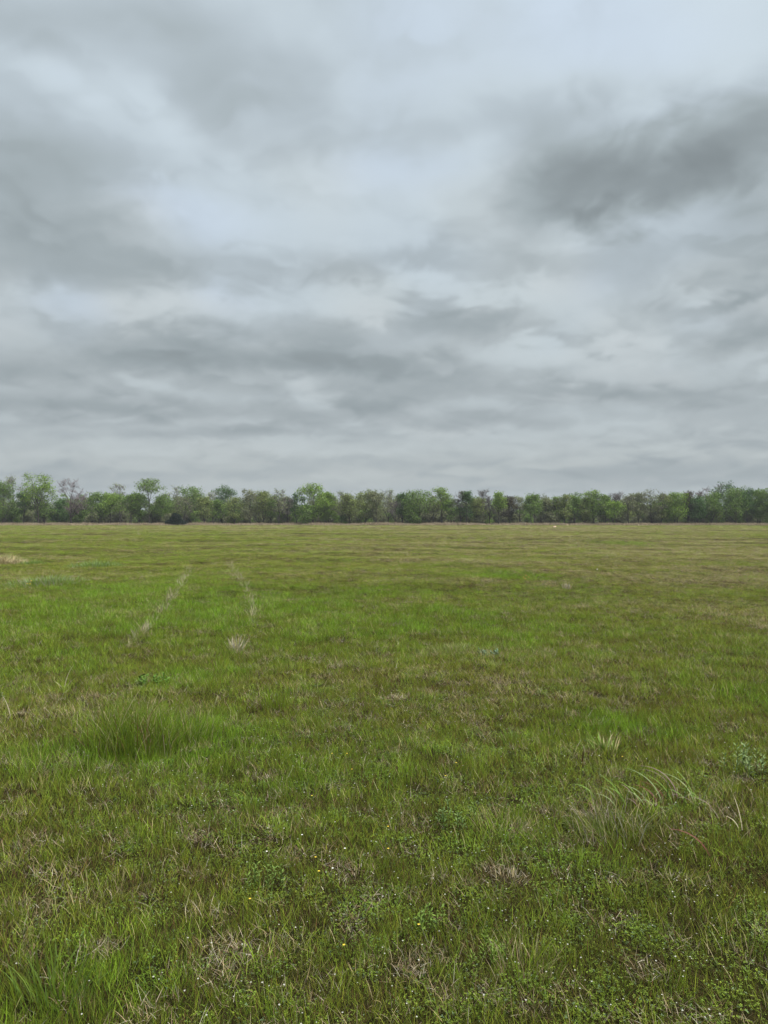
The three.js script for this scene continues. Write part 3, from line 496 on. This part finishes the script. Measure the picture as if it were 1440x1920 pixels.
const FR = GREENS.fresh, MI = GREENS.mid, BLUE = [0.205, 0.285, 0.115], BLUED = [0.15, 0.235, 0.05];
clump('grass_clump', 'tall deep green grass clump with arching blades and a brownish base', 'grass clump', null, 250, 1402, { seed: 1, rx: 85, rz: 0.24, h: 128, n: 900, bw: 0.0044, palette: [MI, MI, FR, GREENS.deep, GREENS.deep, GREENS.deep, MI, RUST, FR, MI, FR, STRAW], tilt: 0.3, bend: 1.2, free: 1 });
clump('grass_clump', 'smaller green grass clump just beside the tall deep green clump', 'grass clump', null, 355, 1385, { seed: 2, rx: 50, rz: 0.16, h: 75, n: 300, bw: 0.004, palette: [MI, FR, FR, GREENS.deep, GREENS.deep, MI, FR, STRAW], tilt: 0.45, bend: 1.0 });
clump('blue_grass_patch', 'long bluish green patch of tall grass beyond the dry tufted rut', 'grass patch', null, 178, 1062, { seed: 3, rx: 42, rz: 0.8, h: 17, n: 900, bw: 0.012, soft: 1, palette: [BLUE, BLUED, BLUE, FR], tilt: 0.8, bend: 1.1 });
clump('blue_grass_patch', 'broad bluish green patch of tall grass beside a small pale mound', 'grass patch', null, 85, 1098, { seed: 4, rx: 62, rz: 1.0, h: 21, n: 1500, bw: 0.010, soft: 1, palette: [BLUE, BLUED, BLUE, GREY, FR, MI], tilt: 0.8, bend: 1.2 });
clump('blue_grass_patch', 'small bluish green grass patch between two larger bluish ones', 'grass patch', null, 62, 1056, { seed: 5, rx: 22, rz: 0.45, h: 12, n: 800, bw: 0.012, soft: 1, palette: [BLUE, BLUED, FR], tilt: 0.8, bend: 1.1 });
clump('dry_grass_heap', 'pale tan heap of dead grass with grey green tops', 'dry grass', null, -4, 1056, { seed: 6, rx: 34, rz: 1.5, h: 26, n: 1500, bw: 0.013, palette: [STRAW, STRAW, [0.40, 0.33, 0.19], [0.42, 0.34, 0.18], [0.20, 0.21, 0.10]], soft: 1, tilt: 0.8, bend: 0.9, mat: strawMat });
clump('pale_weed_mound', 'low rounded pale green mound of fine weeds in short grass', 'weed mound', null, 852, 1216, { seed: 7, rx: 46, rz: 0.4, h: 17, n: 900, bw: 0.005, palette: [[0.24, 0.28, 0.10], [0.20, 0.25, 0.07], [0.30, 0.30, 0.14]], tilt: 0.9, bend: 1.0, soft: 1, mat: grassMat });
clump('grass_clump', 'loose tuft of yellow green and straw blades beside the broad-leaved grass', 'grass clump', null, 1145, 1565, { seed: 8, rx: 70, rz: 0.14, h: 95, n: 260, bw: 0.003, palette: [[0.15, 0.17, 0.05], [0.13, 0.16, 0.04], STRAW, FR, GREY], tilt: 0.75, bend: 0.9, wind: 2.6 });
clump('grass_clump', 'yellowish green fine grass tuft leaning over darker clover', 'grass clump', null, 935, 1555, { seed: 9, rx: 60, rz: 0.15, h: 60, n: 300, bw: 0.0028, palette: [[0.14, 0.17, 0.045], FR, FR, STRAW], tilt: 0.7, bend: 0.8 });
clump('grass_clump', 'dark green clump with wide upright blades at the field corner', 'grass clump', null, 110, 1850, { seed: 10, rx: 75, rz: 0.1, h: 115, n: 130, bw: 0.0045, palette: [MI, GREENS.deep, FR, BLUED], tilt: 0.5, bend: 0.8 });
clump('grass_clump', 'bright green fine grass tuft with pale seed tips on clover', 'grass clump', null, 985, 1800, { seed: 11, rx: 60, rz: 0.1, h: 90, n: 170, bw: 0.0025, palette: [FR, [0.15, 0.18, 0.05], STRAW, FR], tilt: 0.55, bend: 0.9 });
clump('grass_clump', 'dead straw clump on a grey thatch patch', 'grass clump', null, 950, 1640, { seed: 12, rx: 40, rz: 0.07, h: 26, n: 130, bw: 0.0026, palette: [STRAW, GREY, GREY], tilt: 1.2, bend: 0.4, mat: strawMat });
clump('grass_clump', 'small grey dead clump in short grass beyond the clover', 'grass clump', null, 1062, 1102, { seed: 13, rx: 7, rz: 0.12, h: 19, n: 90, bw: 0.008, palette: [GREY, [0.42, 0.38, 0.30], STRAW], tilt: 0.5, bend: 0.5, mat: strawMat });
clump('grass_clump', 'fresh green upright tuft in the middle of the short grass', 'grass clump', null, 515, 1320, { seed: 14, rx: 26, rz: 0.12, h: 50, n: 110, bw: 0.004, palette: [FR, FR, MI], tilt: 0.35, bend: 0.6 });
clump('grass_clump', 'grey green rosette of drooping blades with pale dead tips behind', 'grass clump', null, 1135, 1412, { seed: 15, rx: 24, rz: 0.09, h: 42, n: 110, bw: 0.006, palette: [BLUED, GREENS.deep, BLUED, STRAW], tilt: 0.75, bend: 0.9, mat: glossMat });
clump('grass_clump', 'dark green broad-leaved tuft low in the short grass', 'grass clump', null, 960, 1392, { seed: 16, rx: 22, rz: 0.09, h: 34, n: 80, bw: 0.007, palette: [GREENS.deep, BLUED, MI], tilt: 0.7, bend: 0.7 });
clump('grass_clump', 'straw coloured clump at the near end of the wheel ruts', 'grass clump', null, 443, 1216, { seed: 17, rx: 14, rz: 0.15, h: 34, n: 120, bw: 0.005, palette: [GREY, [0.42, 0.38, 0.30], STRAW], tilt: 0.6, bend: 0.5, mat: strawMat });
// dead tufts along the two old wheel ruts
{
  const left = [[236, 1212], [262, 1190], [275, 1184], [296, 1160], [312, 1142], [320, 1130], [331, 1115], [340, 1100], [347, 1085], [352, 1070]], right = [[472, 1168], [474, 1150], [470, 1132], [463, 1115], [455, 1100], [446, 1085], [437, 1070], [430, 1062]], cross = [[402, 1060]];
  const fillIn = (list) => list.flatMap((p, k) => k + 1 < list.length ? [p, [0.5 * (p[0] + list[k + 1][0]) + ((k * 13) % 5) - 2, 0.5 * (p[1] + list[k + 1][1])]] : [p]);
  const go = (list, label, group, seed) => fillIn(list).forEach(([px, py], k) => clump('dry_grass_tuft', label, 'dry grass', group, px, py, { seed: seed + k, rx: 4 + 2 * ((k * 7) % 3), rz: 0.22, h: 0.016 * (py - HORIZON) * (4 + ((k * 5) % 4)) + 6, n: 30 + ((k * 11) % 3) * 12, bw: 0.0045, palette: [[0.33, 0.295, 0.205], [0.27, 0.24, 0.165], [0.36, 0.32, 0.22]], tilt: 1.15, bend: 0.6, mat: strawMat, segs: 3 }));
  go(left, 'pale grey dead tuft in the curving wheel rut nearer the bluish grass', 'dead tufts along one wheel rut', 2000);
  go(right, 'pale grey dead tuft in the wheel rut farther from the bluish grass', 'dead tufts along the other wheel rut', 240);
  go(cross, 'faint dead tuft between the far ends of the wheel ruts', null, 260);
}
// dead stalks
{
  const stalk = (label, px, py, parts) => {
    const [x, y, z] = spot(px, py), d = -z, k = METRE(d), g = base('dry_stalk', x, y, z);
    for (const [name, head, len, w, tilt, bend, dx] of parts) { const b = new MB(); b.blade(dx * k, 0, 0, head, len * k, w, tilt, bend, [0.42, 0.37, 0.26], 7, 1.2, 0.6); b.build(name, strawMat, g); }
    tag(g, label, 'dry stalk');
  };
  stalk('pair of pale dead stalks curling over beside the tall green clump', 122, 1292, [['stalk', 0, 52, 0.006, 0.05, 0.6, 0], ['stalk', 0, 40, 0.005, 0.35, 0.9, 2], ['leaf_blade', 3.1, 24, 0.005, 0.5, 0.6, -2]]);
  stalk('bent pale dead stalk with two bleached blades in short grass', 16, 1346, [['stalk', 3.1, 46, 0.006, 0.15, 0.35, 6], ['leaf_blade', 0, 34, 0.006, 0.3, 1.9, 0]]);
  stalk('bleached dead stalk leaning out of the broad-leaved grass', 1390, 1560, [['stalk', 3.14, 70, 0.006, 0.1, 0.3, 0], ['leaf_blade', 3.14, 42, 0.006, 0.2, 1.2, -6]]);
}
// broad-leaved grass with burgundy and silver leaves
{
  const [x, y, z] = spot(1240, 1515), k = METRE(-z), g = base('broad_leaved_grass', x, y, z), r = rng(71);
  const leaf = (dx, dz, head, len, w, tilt, bend, col, name = 'leaf') => { const b = new MB(); b.blade(dx * k, ground(x + dx * k, z + dz) - y - 0.01, dz, head, len * k * 0.84, w, tilt, bend, col, 9, 0.5 + 0.7 * r(), 0.7); b.build(name, glossMat, g); };
  const SIL = [0.17, 0.22, 0.10], GR = [0.12, 0.20, 0.04], DK = [0.11, 0.045, 0.035], MV = [0.17, 0.12, 0.11];
  leaf(0, 0, 3.3, 125, 0.008, 0.15, 1.35, SIL); leaf(8, 0.02, 1.9, 66, 0.009, 0.05, 0.2, GR); leaf(20, 0, 3.4, 100, 0.007, 0.2, 1.2, GR); leaf(14, 0.05, 0.2, 70, 0.007, 0.3, 0.6, GR);
  leaf(60, 0, 3.2, 118, 0.008, 0.1, 1.5, SIL); leaf(66, -0.03, 3.3, 105, 0.008, 0.15, 0.9, GR); leaf(30, -0.05, 3.0, 130, 0.007, 0.1, 1.55, MV); leaf(40, -0.08, 3.2, 140, 0.009, 0.1, 1.7, MV);
  leaf(-40, 0, 3.2, 80, 0.007, 0.25, 1.1, GR); leaf(-36, 0.04, 3.4, 60, 0.007, 0.3, 1.2, SIL); leaf(-70, 0.03, 3.2, 76, 0.007, 0.2, 1.3, GR); leaf(-90, 0.05, 2.9, 72, 0.008, 0.4, 1.1, SIL);
  leaf(-10, 0.02, 3.1, 92, 0.009, 0.2, 1.5, DK); leaf(10, -0.02, 3.2, 84, 0.008, 0.25, 1.3, DK); leaf(-60, 0.02, 0.1, 66, 0.008, 0.9, 0.7, DK); leaf(45, 0.03, 0.1, 50, 0.009, 0.7, 0.6, DK); leaf(-120, 0, 3.1, 60, 0.007, 1.1, 0.5, DK);
  leaf(90, 0.02, 0.3, 50, 0.007, 0.5, 0.8, GR); leaf(34, 0.04, 1.2, 74, 0.007, 0.1, 0.4, GR); leaf(76, 0, 0.1, 90, 0.008, 0.1, 0.7, SIL); leaf(-20, 0.06, 2.8, 60, 0.009, 0.4, 1.4, SIL); leaf(54, 0.06, 2.9, 62, 0.007, 0.2, 1.6, MV);
  for (let n = 0; n < 14; n++) leaf((r() - 0.5) * 240, (r() - 0.5) * 0.2, 3.1 + (r() - 0.5) * 1.6, 45 + 45 * r(), 0.006 + 0.004 * r(), 0.2 + 0.3 * r(), 0.7 + 0.9 * r(), r() < 0.5 ? GR : r() < 0.6 ? SIL : MV);
  tag(g, 'sprawling coarse grass with wide silvery, green and burgundy arching leaves', 'coarse grass');
  const rb = (label, px, py, len, head, tilt, bend) => { const [X, Y, Z] = spot(px, py), b = new MB(); b.blade(0, -0.01, 0, head, len * METRE(-Z), 0.011, tilt, bend, DK, 7, 0.9, 0.5); const m = b.build('burgundy_blade', glossMat); m.position.set(X, Y, Z); tag(m, label, 'grass blade'); };
  rb('single upright burgundy grass blade beyond the coarse grass', 1091, 1446, 42, 1.6, 0.05, 0.3);
  rb('long arching burgundy grass blade over clover near the coarse grass', 1330, 1606, 110, 3.2, 0.35, 1.4);
}
// leafy weeds
function weed(name, label, px, py, o) {
  const [x, y, z] = spot(px, py), k = METRE(-z), g = base(name, x, y, z), r = rng(o.seed), leaves = new MB();
  for (let s = 0; s < o.stems; s++) {
    const a = r() * 6.283, q = Math.sqrt(r()) * o.r * k, sx = Math.cos(a) * q, sz = Math.sin(a) * q * 0.8, h = o.h * k * (0.6 + 0.5 * r()), lx = (r() - 0.5) * 0.4 * h, lz = (r() - 0.5) * 0.4 * h;
    const stem = new MB(); stem.limb([sx, -0.02, sz], [sx + lx, h, sz + lz], 0.0025, 0.0012, 4, vary(r, o.color, 0.15)); stem.build('stem', grassMat, g);
    for (let n = 0; n < o.leaves; n++) { const t = 0.15 + 0.85 * n / o.leaves, L = o.len * (0.7 + 0.5 * r()); leaves.leaf(sx + lx * t, h * t, sz + lz * t, L, L * o.wide, n * 2.4 + r(), 0.2 + 0.7 * r(), (r() - 0.5) * 0.5, vary(r, o.color, 0.18)); }
  }
  leaves.build('foliage', o.mat ?? glossMat, g);
  return tag(g, label, 'weed');
}
weed('silver_weed', 'silvery grey green leafy weed beside the coarse grass', 1392, 1455, { seed: 81, stems: 12, r: 40, h: 46, leaves: 14, len: 0.034, wide: 0.3, color: [0.155, 0.215, 0.085] });
weed('leafy_weed', 'dark bluish leafy weed low in the clover', 500, 1650, { seed: 82, stems: 10, r: 36, h: 46, leaves: 12, len: 0.022, wide: 0.34, color: [0.115, 0.175, 0.04] });
weed('leafy_weed', 'fresh green leafy weed beside a grey thatch patch', 800, 1720, { seed: 83, stems: 11, r: 40, h: 42, leaves: 12, len: 0.02, wide: 0.36, color: [0.115, 0.18, 0.035] });
weed('leafy_weed', 'small bright leafy weed behind the tall grass clump', 288, 1282, { seed: 84, stems: 12, r: 30, h: 22, leaves: 9, len: 0.04, wide: 0.5, color: [0.09, 0.18, 0.03] });
weed('leafy_weed', 'dark leafy weed in clover beside the yellowish grass tuft', 860, 1545, { seed: 85, stems: 10, r: 46, h: 40, leaves: 12, len: 0.026, wide: 0.3, color: [0.11, 0.17, 0.055] });
weed('leafy_weed', 'narrow-leaved green weed with many thin upright stems', 905, 1775, { seed: 86, stems: 10, r: 40, h: 50, leaves: 14, len: 0.022, wide: 0.22, color: [0.115, 0.18, 0.03] });
weed('leafy_weed', 'low grey green weed in the lush grass', 915, 1230, { seed: 87, stems: 9, r: 24, h: 14, leaves: 8, len: 0.05, wide: 0.3, color: [0.09, 0.14, 0.09] });
// flowers
function flower(name, label, group, px, py, color, size, petals = 5, height = 0.1) {
  const [x, y, z] = spot(px, py), g = base(name, x, y, z), r = rng(px * 31 + py), st = new MB(), bl = new MB(), h = height * (0.9 + 0.3 * r());
  st.limb([0, -0.02, 0], [0.01, h, 0], 0.0016, 0.001, 4, GREENS.mid);
  for (let k = 0; k < petals; k++) bl.leaf(0.01, h, 0, size * 0.55, size * 0.5, k / petals * 6.283, 0.5, 0, vary(r, color, 0.06));
  st.build('stem', grassMat, g); bl.build('blossom', petalMat, g);
  tag(g, label, 'flower', group);
}
const YEL = [0.72, 0.52, 0.03];
for (const [px, py] of [[588, 1628], [594, 1652], [724, 1606], [724, 1563], [780, 1753], [465, 1712], [640, 1783], [620, 1430], [657, 1456], [852, 1451], [832, 1474], [582, 1500], [648, 1425], [1163, 1440]]) flower('yellow_flower', 'tiny yellow wildflower dotted in the near grass', 'yellow wildflowers in the near grass', px, py + 10, YEL, 0.012);
for (const [px, py] of [[51, 1110], [56, 1113], [58, 1107]]) flower('yellow_flower', 'yellow wildflower in the little cluster near the broad bluish grass patch', 'cluster of yellow wildflowers by the bluish grass', px, py, YEL, 0.05, 6, 0.16);
for (const [px, py] of [[563, 1580], [497, 1610], [643, 1612], [620, 1640]]) flower('white_flower', 'small round white flower head in the near clover', 'white flower heads in the clover', px, py + 8, [0.75, 0.74, 0.70], 0.011, 7);
flower('white_flower', 'lone white blossom above short tan grass beyond the clover', null, 1119, 1082, [0.8, 0.8, 0.76], 0.055, 6, 0.15);
for (const [px, py] of [[981, 1090], [985, 1088], [990, 1090], [984, 1092]]) flower('orange_flower', 'orange wildflower spike in the tight cluster among short dry grass', 'cluster of orange wildflowers', px, py, [0.62, 0.23, 0.07], 0.05, 6, 0.08);
// a pale sack-like lump on a patch of bare reddish soil
{
  const [x, y, z] = spot(1040, 989.5), geo = new THREE.SphereGeometry(0.2, 20, 12), p = geo.attributes.position;
  for (let i = 0; i < p.count; i++) { const k = 1 + 0.18 * noiseA(p.getX(i) * 5, p.getZ(i) * 5 + p.getY(i) * 4); p.setXYZ(i, p.getX(i) * k * 1.3, Math.max(-0.05, p.getY(i) * k * 0.6), p.getZ(i) * k); }
  geo.computeVertexNormals();
  const m = new THREE.Mesh(geo, new THREE.MeshStandardMaterial({ name: 'pale_stone', color: new THREE.Color().setRGB(0.50, 0.36, 0.26), roughness: 0.9 }));
  m.name = 'pale_rock'; m.position.set(x, y + 0.10, z); m.castShadow = m.receiveShadow = true; scene.add(m);
  tag(m, 'pale pinkish rock lying alone on reddish soil far across the field', 'rock');
}
// tiny white clover heads, too many to count
{
  const r = rng(99), b = new MB(), col = [0.55, 0.55, 0.48];
  for (let k = 0; k < 5; k++) b.leaf(0, 0.07, 0, 0.0034, 0.0034, k * 1.257, 0.6, 0, col);
  b.blade(0, 0, 0, 0, 0.07, 0.0012, 0, 0, GREENS.mid, 1);
  const list = [{ m: [], c: [] }];
  for (let k = 0; k < 3600; k++) { const d = 1.6 + 5.5 * r(), x = (r() * 2 - 1) * (0.6 * d + 0.5), f = amount(FORB, x, -d); if (r() > 0.18 + f) continue; put(list, x, ground(x, -d), -d, 0.8 + 0.6 * r(), 0.7 + 0.8 * r(), r, [1, 1, 1], 0.3); }
  const im = new THREE.InstancedMesh(b.geometry(), grassMat, list[0].c.length / 3); im.instanceMatrix.array.set(list[0].m); im.name = 'clover_blossoms'; im.castShadow = im.receiveShadow = true;
  tag(im, 'tiny white clover blossoms sprinkled through the near grass', 'clover', null, 'stuff'); scene.add(im);
}
scene.traverse((o) => { if (o.isMesh) { o.castShadow = true; o.receiveShadow = true; } });
renderer.render(scene, camera);
